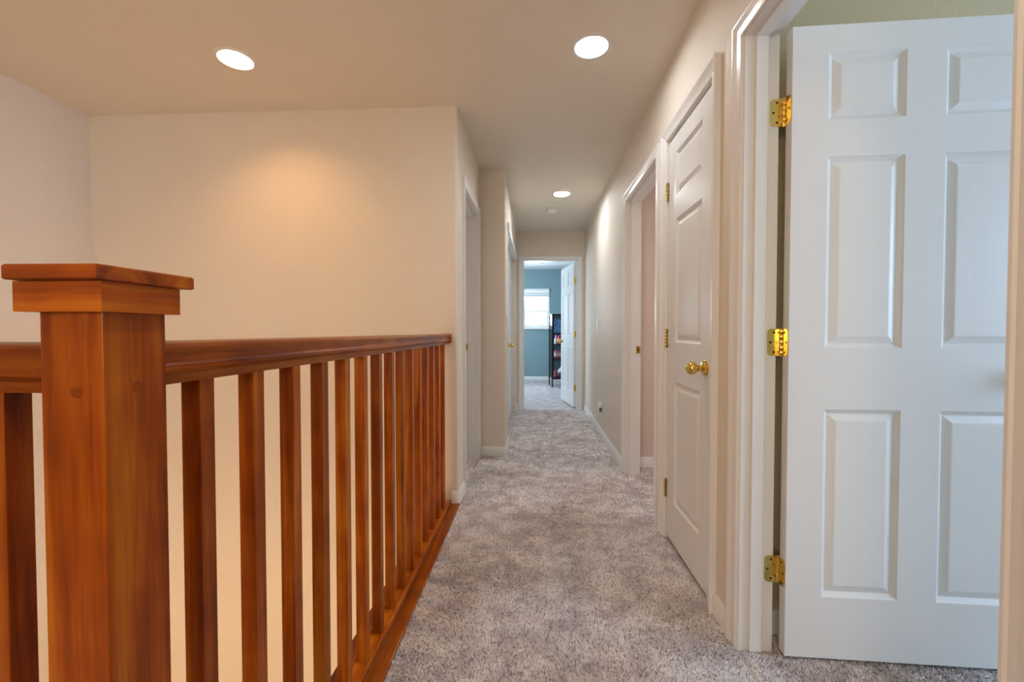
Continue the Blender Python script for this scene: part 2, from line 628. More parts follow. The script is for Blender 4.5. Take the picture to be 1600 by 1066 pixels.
def jambs_x(parent, x0, x1, y0, y1, z1, stop):
    """jamb boards lining an opening in a wall that runs along y; stop = (xa, xb)"""
    for yy0, yy1, sy0, sy1 in ((y0 - JT, y0, y0, y0 + 0.011), (y1, y1 + JT, y1 - 0.011, y1)):
        bm = B()
        box(bm, x0, x1, yy0, yy1, 0, z1 + JT)
        j = obj('jamb', bm, M_trim, parent)
        bm = B()
        box(bm, stop[0], stop[1], sy0, sy1, 0.002, z1, 0.002)
        obj('door_stop', bm, M_trim, j)
    bm = B()
    box(bm, x0, x1, y0, y1, z1, z1 + JT)
    j = obj('head_jamb', bm, M_trim, parent)
    bm = B()
    box(bm, stop[0], stop[1], y0 + 0.011, y1 - 0.011, z1 - 0.011, z1, 0.002)
    obj('door_stop', bm, M_trim, j)


def strike(parent, x, y, z, ny):
    """brass strike plate on a jamb face whose normal is (0, ny, 0)"""
    bm = B()
    box(bm, x - 0.016, x + 0.016, min(y, y + ny * 0.002), max(y, y + ny * 0.002), z - 0.028, z + 0.028, 0.0008)
    s = obj('strike_plate', bm, M_brass, parent)
    bm = B()
    ya, yb = y + ny * 0.0021, y + ny * 0.0027
    box(bm, x - 0.007, x + 0.006, min(ya, yb), max(ya, yb), z - 0.012, z + 0.012)
    obj('latch_hole', bm, M_brass_dark, s)


t1 = empty('trim_1', (0, 0, 0), kind='structure', label='white moulded frame around the open six panel door', cat='door frame')
casing(t1, (XR, 0, 0), (0, 1, 0), (-1, 0, 0), D1[0], D1[1], HD)
jambs_x(t1, XR, XR2, D1[0], D1[1], HD, (0.716, 0.756))

t2 = empty('trim_2', (0, 0, 0), kind='structure', label='white moulded frame around the closed narrow closet door', cat='door frame')
PROF_T = [(w_, h_ + (0.009 * w_ / 0.057 if h_ > 0 else 0)) for w_, h_ in PROF]
casing(t2, (XR, 0, 0), (0, 1, 0), (-1, 0, 0), DC[0], DC[1], HD, PROF_T)
jambs_x(t2, XR, XR2, DC[0], DC[1], HD, (0.716, 0.756))

t3 = empty('trim_3', (0, 0, 0), kind='structure', label='white frame around the doorway to the pink room', cat='door frame')
casing(t3, (XR, 0, 0), (0, 1, 0), (-1, 0, 0), DP[0], DP[1], HD)
jambs_x(t3, XR, XR2, DP[0], DP[1], HD, (0.716, 0.756))
strike(t3, 0.775, DP[1], 0.935, -1)

t4 = empty('trim_4', (0, 0, 0), kind='structure', label='white frame around the left doorway past the railing', cat='door frame')
casing(t4, (XL, 0, 0), (0, 1, 0), (1, 0, 0), DL[0], DL[1], HD)
jambs_x(t4, XLo, XL, DL[0], DL[1], HD, (-0.552, -0.510))
strike(t4, -0.569, DL[1], 0.945, -1)

t5 = empty('trim_5', (0, 0, 0), kind='structure', label='white frame around the end bedroom doorway', cat='door frame')
casing(t5, (0, YE, 0), (1, 0, 0), (0, -1, 0), DE[0], DE[1], HD)
casing(t5, (0, YE + 0.115, 0), (1, 0, 0), (0, 1, 0), DE[0], DE[1], HD)
for xx0, xx1, sx0, sx1 in ((DE[0] - JT, DE[0], DE[0], DE[0] + 0.011), (DE[1], DE[1] + JT, DE[1] - 0.011, DE[1])):
    bm = B()
    box(bm, xx0, xx1, YE, YE + 0.115, 0, HD + JT)
    j = obj('jamb', bm, M_trim, t5)
    bm = B()
    box(bm, sx0, sx1, YE + 0.036, YE + 0.078, 0.002, HD, 0.002)
    obj('door_stop', bm, M_trim, j)
bm = B()
box(bm, DE[0], DE[1], YE, YE + 0.115, HD, HD + JT)
obj('head_jamb', bm, M_trim, t5)

# closet in the narrow part: only a fascia board over the opening, plaster returns
t6 = empty('trim_6', (0, 0, 0), kind='structure', label='white fascia board over the hall closet doors', cat='trim')
bm = B()
box(bm, XL2, XL2 + 0.016, CL[0] - 0.055, CL[1] + 0.05, HD - 0.012, HD + 0.052, 0.003, 2)
obj('fascia_board', bm, M_trim, t6)
bm = B()
box(bm, XL2 - 0.112, XL2 - 0.002, CL[0] + 0.001, CL[1] - 0.001, HD - 0.012, HD + 0.004)
obj('head_lining', bm, M_trim, t6)

# ------------------------------------------------------------------ baseboards
BB = [(0.0, 0.0), (0.013, 0.0), (0.013, 0.060), (0.010, 0.068), (0.008, 0.078), (0.004, 0.084), (0.0, 0.084)]


def baseboard(name, runs, label):
    """runs: list of polylines [(x,y)...] with wall on the left of travel; swept with mitres"""
    root = empty(name, (0, 0, 0), kind='structure', label=label, cat='baseboard')
    for pl in runs:
        pv = [Vector((x, y, 0)) for x, y in pl]
        loops = []
        for i, p in enumerate(pv):
            ns = []
            if i > 0:
                d = (pv[i] - pv[i - 1]).normalized()
                ns.append(Vector((d.y, -d.x, 0)))
            if i < len(pv) - 1:
                d = (pv[i + 1] - pv[i]).normalized()
                ns.append(Vector((d.y, -d.x, 0)))
            n = sum(ns, Vector())
            n = n / max(1e-6, n.length)
            k = 1.0 / max(0.3, n.dot(ns[0]))
            loops.append([p + n * (a * k) + Vector((0, 0, z)) for a, z in BB])
        bm = B()
        loft(bm, loops)
        obj('board', bm, M_trim, root, smooth=True)
    return root


baseboard('baseboard_right', [[(XR, YE), (XR, DP[1] + 0.062)][::-1][::-1], [(XR, DC[0] - 0.062), (XR, D1[1] + 0.062)]],
          'white baseboard along the right hallway wall')
corner1 = [(-0.508, YB)] + arc_corner(XL - r, YB + r, r, -PI / 2, 0) + [(XL, DL[0] - 0.062)]
baseboard('baseboard_stairwell_corner', [corner1], 'white baseboard wrapping the rounded wall end at the railing')
corner2 = [(XL, YJ)] + arc_corner(XL2 - r, YJ + r, r, -PI / 2, 0) + [(XL2, CL[0] - 0.001)]
baseboard('baseboard_jog', [corner2, [(XL2, CL[1] + 0.002), (XL2, YE), (DE[0] - 0.062, YE)]],
          'white baseboard around the wall corner before the closet')
baseboard('baseboard_pink_room', [[(XR2, 3.395), (2.9, 3.395)]], 'white baseboard below the salmon pink wall')
baseboard('baseboard_side_bedroom', [[(XR2, 1.540), (3.9, 1.540)]], 'white baseboard below the olive wall behind the open door')
baseboard('baseboard_bedroom', [[(XW0, YW), (1.32, YW)]], 'white baseboard below the blue bedroom window wall')

# ------------------------------------------------------------------ doors


def panel_layout(W, cols):
    if cols == 2:
        st, mu = 0.109, 0.114
        pw = (W - 2 * st - mu) / 2
        xs = [(st, st + pw), (st + pw + mu, W - st)]
    else:
        st = 0.112
        xs = [(st, W - st)]
    zs = [(0.200, 0.805), (1.000, 1.602), (1.718, 1.925)]
    return xs, zs


DOOR_T = 0.035


def door_slab(W, Hh, cols):
    """slab with recessed panel beds on both faces; x 0..W, y 0..T, z 0..H"""
    xs, zs = panel_layout(W, cols)
    gx = sorted({0.0, W, *[a for p in xs for a in p]})
    gz = sorted({0.0, Hh, *[a for p in zs for a in p]})
    bm = B()
    dep, ins = 0.011, 0.014
    for yy, sg in ((0.0, 1), (DOOR_T, -1)):
        for i in range(len(gx) - 1):
            for k in range(len(gz) - 1):
                x0, x1, z0, z1 = gx[i], gx[i + 1], gz[k], gz[k + 1]
                R0 = [Vector(p) for p in ((x0, yy, z0), (x1, yy, z0), (x1, yy, z1), (x0, yy, z1))]
                if any(abs(x0 - a) < 1e-6 for a, b in xs) and any(abs(z0 - a) < 1e-6 for a, b in zs):
                    d1, d2 = sg * 0.004, sg * dep
                    i1, i2 = 0.004, ins
                    ring = lambda q, d: [bm.verts.new(p) for p in ((x0 + q, yy + d, z0 + q), (x1 - q, yy + d, z0 + q), (x1 - q, yy + d, z1 - q), (x0 + q, yy + d, z1 - q))]
                    Rs = [ring(0, 0), ring(i1, d1), ring(i2, d2)]
                    for a, b in zip(Rs[:-1], Rs[1:]):
                        for q in range(4):
                            bm.faces.new((a[q], a[(q + 1) % 4], b[(q + 1) % 4], b[q]))
                    bm.faces.new(Rs[-1])
                else:
                    bm.faces.new([bm.verts.new(p) for p in R0])
    for (a, b) in (((0, 0), (0, Hh)), ((W, 0), (W, Hh))):
        bm.faces.new([bm.verts.new(p) for p in ((a[0], 0, 0), (a[0], DOOR_T, 0), (a[0], DOOR_T, Hh), (a[0], 0, Hh))])
    for z in (0, Hh):
        bm.faces.new([bm.verts.new(p) for p in ((0, 0, z), (W, 0, z), (W, DOOR_T, z), (0, DOOR_T, z))])
    bmesh.ops.remove_doubles(bm, verts=bm.verts[:], dist=1e-5)
    return bm


def door_panel(w, h):
    """raised fields of one panel, both faces; local origin at lower left corner of its bed"""
    bm = B()
    for y0, sg in ((0.0108, -1), (DOOR_T - 0.0108, 1)):
        prof = [(0.0155, 0.0), (0.020, 0.0014), (0.036, 0.0078), (0.040, 0.0084)]
        rings = []
        for q, hgt in prof:
            yy = y0 + sg * hgt
            rings.append([bm.verts.new(p) for p in ((q, yy, q), (w - q, yy, q), (w - q, yy, h - q), (q, yy, h - q))])
        for a, b in zip(rings[:-1], rings[1:]):
            for k in range(4):
                bm.faces.new((a[k], a[(k + 1) % 4], b[(k + 1) % 4], b[k]))
        bm.faces.new(rings[-1])
    return bm


def make_door(name, W, Hh, cols, loc, rz, label, zoff=0.018):
    d = obj(name, door_slab(W, Hh, cols), M_door, None, (loc[0], loc[1], zoff), rz, kind='structure', label=label, cat='door')
    xs, zs = panel_layout(W, cols)
    for a, b in xs:
        for c, e in zs:
            obj('panel', door_panel(b - a, e - c), M_door, d, (a, 0, c))
    return d


def knob(parent, loc, direction, mat=M_brass, s=1.0):
    M = axis_matrix(loc, direction)
    bm = B()
    lathe(bm, [(0.0, 0.0), (0.033, 0.0), (0.0335, 0.003), (0.031, 0.007), (0.022, 0.011), (0.016, 0.014), (0.0, 0.0145)], 32, M)
    rs = obj('knob_rose', bm, mat, parent, smooth=True)
    bm = B()
    pr = [(0.0, 0.012), (0.0125, 0.012), (0.0115, 0.022), (0.0125, 0.028)]
    for i in range(1, 15):
        a = PI * i / 15 + 0.12
        pr.append((0.0265 * math.sin(min(a, PI)), 0.052 - 0.0245 * math.cos(min(a, PI))))
    pr.append((0.0, 0.0768))
    lathe(bm, pr, 32, M)
    obj('knob', bm, mat, rs, smooth=True)


def hinge_leaf(bm, O, A, T, w, h=0.089, th=0.0022, rad=0.014):
    """leaf: O at knuckle edge mid-height, A in-plane away from knuckle, T thickness direction"""
    O, A, T = Vector(O), Vector(A), Vector(T)
    Z = Vector((0, 0, 1))
    pts = [(0, -h / 2)]
    pts += [(w - rad + rad * math.sin(a), -h / 2 + rad - rad * math.cos(a)) for a in [PI / 2 * i / 5 for i in range(6)]]
    pts += [(w - rad + rad * math.cos(a), h / 2 - rad + rad * math.sin(a)) for a in [PI / 2 * i / 5 for i in range(6)]]
    pts += [(0, h / 2)]
    loft(bm, [[O + A * a + Z * z for a, z in pts], [O + A * a + Z * z + T * th for a, z in pts]])
    return [O + A * a + Z * z + T * th for a, z in ((w * 0.45, -h * 0.36), (w * 0.45, h * 0.36), (w * 0.75, 0))]


def hinge(parent, pin, leaves, name='hinge', nk=5, h=0.089):
    """pin: barrel centre; leaves: list of (O, A, T, w)"""
    bm = B()
    for k in range(nk):
        z0 = -h / 2 + h * k / nk
        lathe(bm, [(0.0, z0 + 0.0004), (0.0056, z0 + 0.0004), (0.006, z0 + 0.0012), (0.006, z0 + h / nk - 0.0012), (0.0056, z0 + h / nk - 0.0004), (0.0, z0 + h / nk - 0.0004)],
              12, Matrix.Translation(pin))
    lathe(bm, [(0, h / 2), (0.0042, h / 2), (0.0045, h / 2 + 0.003), (0, h / 2 + 0.005)], 12, Matrix.Translation(pin))
    lathe(bm, [(0, -h / 2 - 0.004), (0.004, -h / 2 - 0.003), (0.0042, -h / 2), (0, -h / 2)], 12, Matrix.Translation(pin))
    hg = obj(name, bm, M_brass, parent, smooth=True)
    for O, A, T, wd in leaves:
        bm = B()
        sc = hinge_leaf(bm, O, A, T, wd, h)
        obj('leaf', bm, M_brass, hg)
        for p in sc:
            bm = B()
            lathe(bm, [(0.0, 0.0), (0.0042, 0.0), (0.0036, 0.0006), (0.0, 0.0003)], 10, axis_matrix(p, T))
            obj('screw', bm, M_brass_dark, hg)
    return hg


# --- door 1: open into the side bedroom, hinged on the far jamb
phi = math.radians(-2.0)
pin = Vector((XR2 + 0.015, D1[1] - 0.001, 0))
W1 = 0.786
# local slab: x from hinge edge, y 0 = face toward the camera
c, s = math.cos(phi), math.sin(phi)
off = Vector((0.004, -0.041, 0))
l1 = pin + Vector((c * off.x - s * off.y, s * off.x + c * off.y, 0))
door1 = make_door('door_1', W1, 2.010, 2, (l1.x, l1.y), phi, 'white six panel door standing open into the olive bedroom')
Minv = door1.matrix_basis.inverted()
for zz in (1.782, 1.035, 0.281):
    P = Minv @ Vector((pin.x, pin.y, zz))
    jA = Minv.to_3x3() @ Vector((-1, 0, 0))
    jT = Minv.to_3x3() @ Vector((0, -1, 0))
    jO = Minv @ Vector((pin.x - 0.005, D1[1] - 0.0002, zz))
    hinge(door1, P, [(jO, jA, jT, 0.038), (Vector((-0.0002, P.y - 0.004, P.z)), (0, -1, 0), (-1, 0, 0), 0.034)])
knob(door1, (W1 - 0.06, 0.0, 0.915), (0, -1, 0))
knob(door1, (W1 - 0.06, DOOR_T, 0.915), (0, 1, 0))

# --- door 2: closed linen closet door, hinged on the far side, opens into the hall
W2 = DC[1] - DC[0] - 0.006
door2 = make_door('door_2', W2, 2.008, 1, (XR + 0.002, DC[1] - 0.003), -PI / 2, 'closed narrow white closet door with brass knob and hinges')
# local x runs toward the camera (-y world), local y points into the closet (+x world)
for zz in (1.785, 1.037, 0.262):
    hinge(door2, Vector((-0.001, -0.0085, zz - 0.018)),
          [(Vector((-0.001, -0.0032, zz - 0.018)), (1, 0, 0), (0, -1, 0), 0.010),
           (Vector((-0.001, -0.0032, zz - 0.018)), (-1, 0, 0), (0, -1, 0), 0.004)])
knob(door2, (W2 - 0.062, 0.0, 0.905), (0, -1, 0))
bm = B()
box(bm, W2 - 0.0005, W2 + 0.0018, 0.004, 0.031, 0.875, 0.935)
obj('latch_plate', bm, M_brass, door2)

# --- door 3: end bedroom door, open inward, hinged on the right jamb
W3 = 0.735
pin3 = Vector((DE[1] - 0.001, YE + 0.115 + 0.006, 0))
ang = math.radians(100)                     # direction of the slab from the pin
# slab local y=0 face looks to the left/camera side
c, s = math.cos(ang), math.sin(ang)
off = Vector((0.004, 0.006, 0))
l3 = pin3 + Vector((c * off.x - s * off.y, s * off.x + c * off.y, 0))
door3 = make_door('door_3', W3, 2.010, 2, (l3.x, l3.y), ang, 'white six panel door open inside the blue bedroom')
Minv3 = door3.matrix_basis.inverted()
for zz in (1.782, 1.035, 0.281):
    P = Minv3 @ Vector((pin3.x, pin3.y, zz))
    jA = Minv3.to_3x3() @ Vector((0, -1, 0))
    jT = Minv3.to_3x3() @ Vector((-1, 0, 0))
    jO = Minv3 @ Vector((DE[1] - 0.0002, pin3.y - 0.004, zz))
    hinge(door3, P, [(jO, jA, jT, 0.036), (Vector((-0.0002, P.y + 0.004, P.z)), (0, 1, 0), (-1, 0, 0), 0.032)])
knob(door3, (W3 - 0.06, DOOR_T, 0.915), (0, 1, 0))
knob(door3, (W3 - 0.06, 0.0, 0.915), (0, -1, 0))

# --- doors 4 and 5: pair of hall closet leaves set back in the opening
Wc = (CL[1] - CL[0] - 0.009) / 2
for i in range(2):
    y0 = CL[0] + 0.003 + i * (Wc + 0.003)
    dd = make_door('door_%d' % (4 + i), Wc, 1.995, 2, (XL2 - 0.055, y0), PI / 2,
                   ['white closet leaf nearer the rounded corner', 'white closet leaf beside the end wall'][i])
    kx = Wc - 0.06 if i == 0 else 0.06
    knob(dd, (kx, 0.0, 0.90), (0, -1, 0))

# ------------------------------------------------------------------ nosing boards around the stairwell
bm = B()
box(bm, -0.625, -0.458, 0.40, YB - 0.0005, -0.02, 0.010, 0.004, 2)
obj('trim_7', bm, M_wood_y, kind='structure', label='orange stained wood nosing strip between carpet and railing', cat='trim')
bm = B()
box(bm, XS, -0.6255, 0.40, 0.565, -0.02, 0.010, 0.004, 2)
obj('trim_8', bm, M_wood_x, kind='structure', label='stained wood nosing strip under the railing left of the newel post', cat='trim')

# ------------------------------------------------------------------ balustrade
NX, NY = -0.5415, 0.511
rail = empty('stair_railing', (NX, NY, 0.010), label='orange stained wooden stair railing with square balusters and boxy newel post', cat='railing')


def rel(o):
    return o


def lbox(x0, x1, y0, y1, z0, z1, bev=0.002, seg=2):
    bm = B()
    box(bm, x0, x1, y0, y1, z0, z1, bev, seg)
    return bm


Z0 = 0.010
post = obj('newel_post', lbox(-0.0375, 0.0405, -0.0405, 0.0440, 0, 1.096 - Z0, 0.0015), M_wood_z, rail)
bm = B()
# four mitred boards of the cap band around the post head
bo, bi = 0.0535, 0.041
za, zb = 1.093 - Z0, 1.128 - Z0
for k in range(4):
    bmk = B()
    q = [(-bo, -bo), (bo, -bo), (bi, -bi), (-bi, -bi)]
    ca, sa = math.cos(PI / 2 * k), math.sin(PI / 2 * k)
    prism(bmk, [(ca * x - sa * y, sa * x + ca * y) for x, y in q], za, zb)
    obj('cap_band', bmk, M_wood_x if k % 2 == 0 else M_wood_y, post)
bm.free()
bm = B()
pl = [(-0.0525, -0.0640), (0.0565, -0.0620), (0.0635, 0.0660), (-0.0520, 0.0665)]
loft(bm, [[Vector((x * 0.97, y * 0.97, 1.1285 - Z0)) for x, y in pl], [Vector((x, y, 1.1300 - Z0)) for x, y in pl],
          [Vector((x, y, 1.1440 - Z0)) for x, y in pl], [Vector((x * 0.97, y * 0.97, 1.1460 - Z0)) for x, y in pl]])
obj('cap_plate', bm, M_wood_x, post)
for loc, dr in (((0.006, -0.0405, 0.990), (0, -1, 0)), ((0.0405, 0.002, 0.990), (1, 0, 0))):
    bm = B()
    lathe(bm, [(0, 0), (0.0075, 0.0), (0.0068, 0.0006), (0, 0.0008)], 20, axis_matrix(loc, dr))
    obj('screw_plug', bm, M_wood_x, post)

# handrail section (half width, z); fillet flush with the balusters
HS = [(0.0155, 0.9940), (0.0165, 1.0080), (0.0215, 1.0110), (0.0285, 1.0125), (0.0315, 1.0160), (0.0312, 1.0195), (0.0270, 1.0220),
      (0.0245, 1.0260), (0.0250, 1.0320), (0.0285, 1.0390), (0.0315, 1.0440), (0.0320, 1.0485), (0.0290, 1.0525), (0.0220, 1.0550), (0.0110, 1.0565)]
sect = [(a, z) for a, z in HS] + [(0.0, 1.0570)] + [(-a, z) for a, z in HS[::-1]]


def handrail(a0, a1, along, mat):
    bm = B()
    if along == 'y':
        loops = [[Vector((a, t, z - Z0)) for a, z in sect] for t in (a0, a1)]
    else:
        loops = [[Vector((t, a, z - Z0)) for a, z in sect] for t in (a0, a1)]
    loft(bm, loops)
    return obj('handrail', bm, mat, rail, smooth=True)


Y_END = YB - NY
handrail(0.0402, Y_END - 0.045, 'y', M_wood_y)
# rounded return block of the rail at the wall
bm = B()
box(bm, -0.034, 0.036, Y_END - 0.046, Y_END - 0.0005, 1.0 - Z0, 1.0585 - Z0, 0.009, 3)
obj('rail_end_block', bm, M_wood_y, rail, smooth=True)
handrail(XS - NX + 0.0005, -0.0402, 'x', M_wood_x)

SH = [(0.029, 0.0), (0.029, 0.019), (0.026, 0.023), (0.0205, 0.0235), (0.0185, 0.0205), (0.0165, 0.0205)]
ssect = SH + [(-a, z) for a, z in SH[::-1]]


def shoe(a0, a1, along, mat):
    bm = B()
    if along == 'y':
        loops = [[Vector((a, t, z)) for a, z in ssect] for t in (a0, a1)]
    else:
        loops = [[Vector((t, a, z)) for a, z in ssect] for t in (a0, a1)]
    loft(bm, loops)
    obj('shoe_rail', bm, mat, rail)


shoe(0.0406, Y_END - 0.0145, 'y', M_wood_y)
shoe(XS - NX + 0.001, -0.0406, 'x', M_wood_x)

bal = None
bh = 0.0155
for k in range(15):
    yc = 0.643 + 0.1295 * k + bh - NY
    if bal is None:
        bal = obj('baluster', lbox(-bh, bh, -bh, bh, 0, 0.9940 - Z0 - 0.0205 + 0.0005, 0.0012), M_wood_z, rail, (0, yc, 0.0205))
    else:
        b2 = bal.copy()
        COL.objects.link(b2)
        b2.parent = rail
        b2.location = (0, yc, 0.0205)
k = 0
xk = -0.134
while xk > XS - NX + 0.05:
    b2 = bal.copy()
    COL.objects.link(b2)
    b2.parent = rail
    b2.location = (xk, 0, 0.0205)
    xk -= 0.1295

# ------------------------------------------------------------------ recessed lights


def recessed(loc, col, strength, deep, lens_r, label, light_on=True):
    o = empty('recessed_light', (loc[0], loc[1], ZC), label=label, cat='ceiling light')
    bm = B()
    lathe(bm, [(0.0765, 0.002), (0.0765, -0.001), (0.079, -0.0045), (0.088, -0.0050), (0.0945, -0.003), (0.096, 0.0), (0.0955, 0.0001)], 48)
    obj('trim_ring', bm, M_plastic, o, smooth=True)
    bm = B()
    lathe(bm, [(0.0765, 0.0), (lens_r + 0.003, deep), (lens_r + 0.003, deep + 0.02), (0.0, deep + 0.02)], 48)
    obj('reflector', bm, M_plastic, o, smooth=True)
    bm = B()
    rr = lens_r
    lathe(bm, [(0.0, deep - 0.006), (rr * 0.5, deep - 0.0050), (rr * 0.85, deep - 0.0025), (rr, deep + 0.003), (rr, deep + 0.010), (0, deep + 0.010)], 40)
    obj('bulb_face', bm, emitter('lamp_glow', col, strength) if light_on else M_plastic, o, smooth=True)
    return o


WARM = (1.0, 0.53, 0.20)
NEUT = (1.0, 0.98, 0.95)
COOL = (0.93, 0.97, 1.0)
recessed(CANS[0], WARM, 225, 0.055, 0.052, 'round recessed light with warm glow above the stairwell')
recessed(CANS[1], COOL, 98, 0.010, 0.070, 'bright white round recessed light over the hallway near the closet door')
recessed(CANS[2], COOL, 200, 0.010, 0.070, 'bright white round recessed light beside the smoke detector')
recessed(CANS[3], (1.0, 0.80, 0.58), 130, 0.010, 0.070, 'round recessed light over the loft end of the hallway')
recessed((0.177, 8.55), NEUT, 0, 0.012, 0.068, 'unlit recessed light in the white bedroom ceiling', False)

# smoke detector
sd = empty('smoke_detector', (0.191, 4.82, ZC), label='small round white smoke detector on the hallway ceiling', cat='smoke detector')
bm = B()
lathe(bm, [(0, 0), (0.076, 0), (0.076, -0.007), (0.070, -0.010), (0, -0.010)], 40)
obj('mounting_base', bm, M_plastic, sd, smooth=True)
bm = B()
lathe(bm, [(0.0, -0.010), (0.056, -0.010), (0.056, -0.016), (0.064, -0.018), (0.060, -0.036), (0.046, -0.046), (0.0, -0.048)], 40)
obj('cover', bm, M_plastic, sd, smooth=True)

# ------------------------------------------------------------------ wall plates


def switch_plate(name, loc, nx, label, z):
    o = empty(name, (loc[0], loc[1], z), label=label, cat='light switch')
    bm = B()
    box(bm, min(0, nx * 0.006), max(0, nx * 0.006), -0.035, 0.035, -0.0575, 0.0575, 0.002, 2)
    obj('plate', bm, M_plastic, o)
    bm = B()
    x0, x1 = nx * 0.006, nx * 0.010
    box(bm, min(x0, x1), max(x0, x1), -0.016, 0.016, -0.033, 0.033, 0.001)
    rk = obj('rocker', bm, M_plastic, o)
    for zz in (-0.047, 0.047):
        bm = B()
        lathe(bm, [(0, 0), (0.003, 0), (0.0025, 0.0008), (0, 0.001)], 10, axis_matrix((nx * 0.006, 0, zz), (nx, 0, 0)))
        obj('screw', bm, M_plastic, o)
    return o


switch_plate('light_switch', (XR, 4.66), -1, 'white light switch on the right wall between the bedroom and pink room doorways', 1.155)
switch_plate('light_switch', (XL2, 3.80), 1, 'white light switch on the left wall beside the rounded corner', 1.18)
ot = empty('wall_outlet', (XR, 4.30, 0.30), label='white wall outlet low on the right wall above the baseboard', cat='outlet')
bm = B()
box(bm, -0.006, 0, -0.035, 0.035, -0.0575, 0.0575, 0.002, 2)
obj('plate', bm, M_plastic, ot)
for zz in (-0.02, 0.02):
    bm = B()
    box(bm, -0.008, -0.006, -0.016, 0.016, zz - 0.014, zz + 0.014, 0.001)
    f = obj('socket', bm, M_plastic, ot)
    for yy in (-0.006, 0.006):
        bm = B()
        box(bm, -0.0086, -0.008, yy - 0.001, yy + 0.001, zz - 0.005, zz + 0.004)
        obj('slot', bm, M_black, f)
pf = empty('plug_in_freshener', (XR - 0.0088, 4.30, 0.262), label='white plug-in air freshener sticking out of the low wall outlet', cat='air freshener')
bm = B()
box(bm, -0.038, 0, -0.024, 0.024, 0.0, 0.085, 0.008, 3)
obj('body', bm, M_plastic, pf, smooth=True)
bm = B()
lathe(bm, [(0, 0.085), (0.017, 0.085), (0.019, 0.092), (0.012, 0.104), (0, 0.106)], 20, Matrix.Translation((-0.019, 0, 0)))
obj('cap', bm, M_plastic, pf, smooth=True)
bm = B()
box(bm, -0.030, -0.008, -0.0252, -0.0236, 0.012, 0.050, 0.0005)
obj('oil_window', bm, plain('amber_oil', (0.10, 0.07, 0.04), 0.2), pf)

# ------------------------------------------------------------------ bedroom window
wn = empty('window_1', (0, YW, 0), kind='structure', label='bright white double-hung window in the blue bedroom wall', cat='window')


def wbox(name, x0, x1, y0, y1, z0, z1, parent=wn, mat=M_plastic, bev=0.003):
    bm = B()
    box(bm, x0, x1, y0, y1, z0, z1, bev)
    return obj(name, bm, mat, parent)


ft = 0.035
wbox('frame_side', WX[0], WX[0] + ft, 0.03, 0.11, WZ[0] + 0.012, WZ[1])
wbox('frame_side', WX[1] - ft, WX[1], 0.03, 0.11, WZ[0] + 0.012, WZ[1])
wbox('frame_head', WX[0] + ft, WX[1] - ft, 0.03, 0.11, WZ[1] - ft, WZ[1])
wbox('frame_foot', WX[0] + ft, WX[1] - ft, 0.03, 0.11, WZ[0] + 0.012, WZ[0] + 0.012 + ft)
wbox('sill', WX[0] - 0.04, WX[1] + 0.04, -0.045, 0.03, WZ[0] - 0.012, WZ[0] + 0.012, bev=0.004)
xi0, xi1 = WX[0] + ft, WX[1] - ft
zi0, zi1 = WZ[0] + 0.012 + ft, WZ[1] - ft
zm = 1.515
for nm, za_, zb_, yy in (('lower_sash', zi0, zm + 0.018, 0.045), ('upper_sash', zm - 0.018, zi1, 0.075)):
    bm = B()
    sw = 0.024
    box(bm, xi0, xi0 + sw, yy, yy + 0.026, za_, zb_)
    box(bm, xi1 - sw, xi1, yy, yy + 0.026, za_, zb_)
    box(bm, xi0 + sw, xi1 - sw, yy, yy + 0.026, za_, za_ + 0.032)
    box(bm, xi0 + sw, xi1 - sw, yy, yy + 0.026, zb_ - 0.032, zb_)
    sh = obj(nm, bm, M_plastic, wn)
    xm = (xi0 + xi1) / 2
    bm = B()
    box(bm, xm - 0.008, xm + 0.008, yy + 0.006, yy + 0.020, za_ + 0.032, zb_ - 0.032)
    obj('muntin', bm, M_plastic, sh)
    for a, b in ((xi0 + sw, xm - 0.008), (xm + 0.008, xi1 - sw)):
        bm = B()
        box(bm, a, b, yy + 0.011, yy + 0.015, za_ + 0.032, zb_ - 0.032)
        obj('pane', bm, M_glass, sh)


def plain_window(idx, O, U, Nn, wd, ht, label):
    """framed two-pane window; O lower corner on the room face, U along the wall, Nn into the wall"""
    O, U, Nn = Vector(O), Vector(U), Vector(Nn)
    Z = Vector((0, 0, 1))
    root = empty('window_%d' % idx, O, kind='structure', label=label, cat='window')

    def bar(name, u0, u1, z0, z1, d0, d1, mat, par):
        bm = B()
        q = [Vector((0, 0, 0)) + U * a for a in (u0, u1)]
        lo = [q[0] + Nn * d0, q[1] + Nn * d0, q[1] + Nn * d1, q[0] + Nn * d1]
        loft(bm, [[p + Z * z0 for p in lo], [p + Z * z1 for p in lo]])
        return obj(name, bm, mat, par)
    f = 0.035
    bar('frame_side', 0, f, 0, ht, 0.03, 0.09, M_plastic, root)
    bar('frame_side', wd - f, wd, 0, ht, 0.03, 0.09, M_plastic, root)
    bar('frame_head', f, wd - f, ht - f, ht, 0.03, 0.09, M_plastic, root)
    bar('frame_foot', f, wd - f, 0, f, 0.03, 0.09, M_plastic, root)
    bar('mullion', wd / 2 - 0.02, wd / 2 + 0.02, f, ht - f, 0.04, 0.08, M_plastic, root)
    for u0, u1 in ((f, wd / 2 - 0.02), (wd / 2 + 0.02, wd - f)):
        bar('pane', u0, u1, f, ht - f, 0.058, 0.062, M_glass, root)


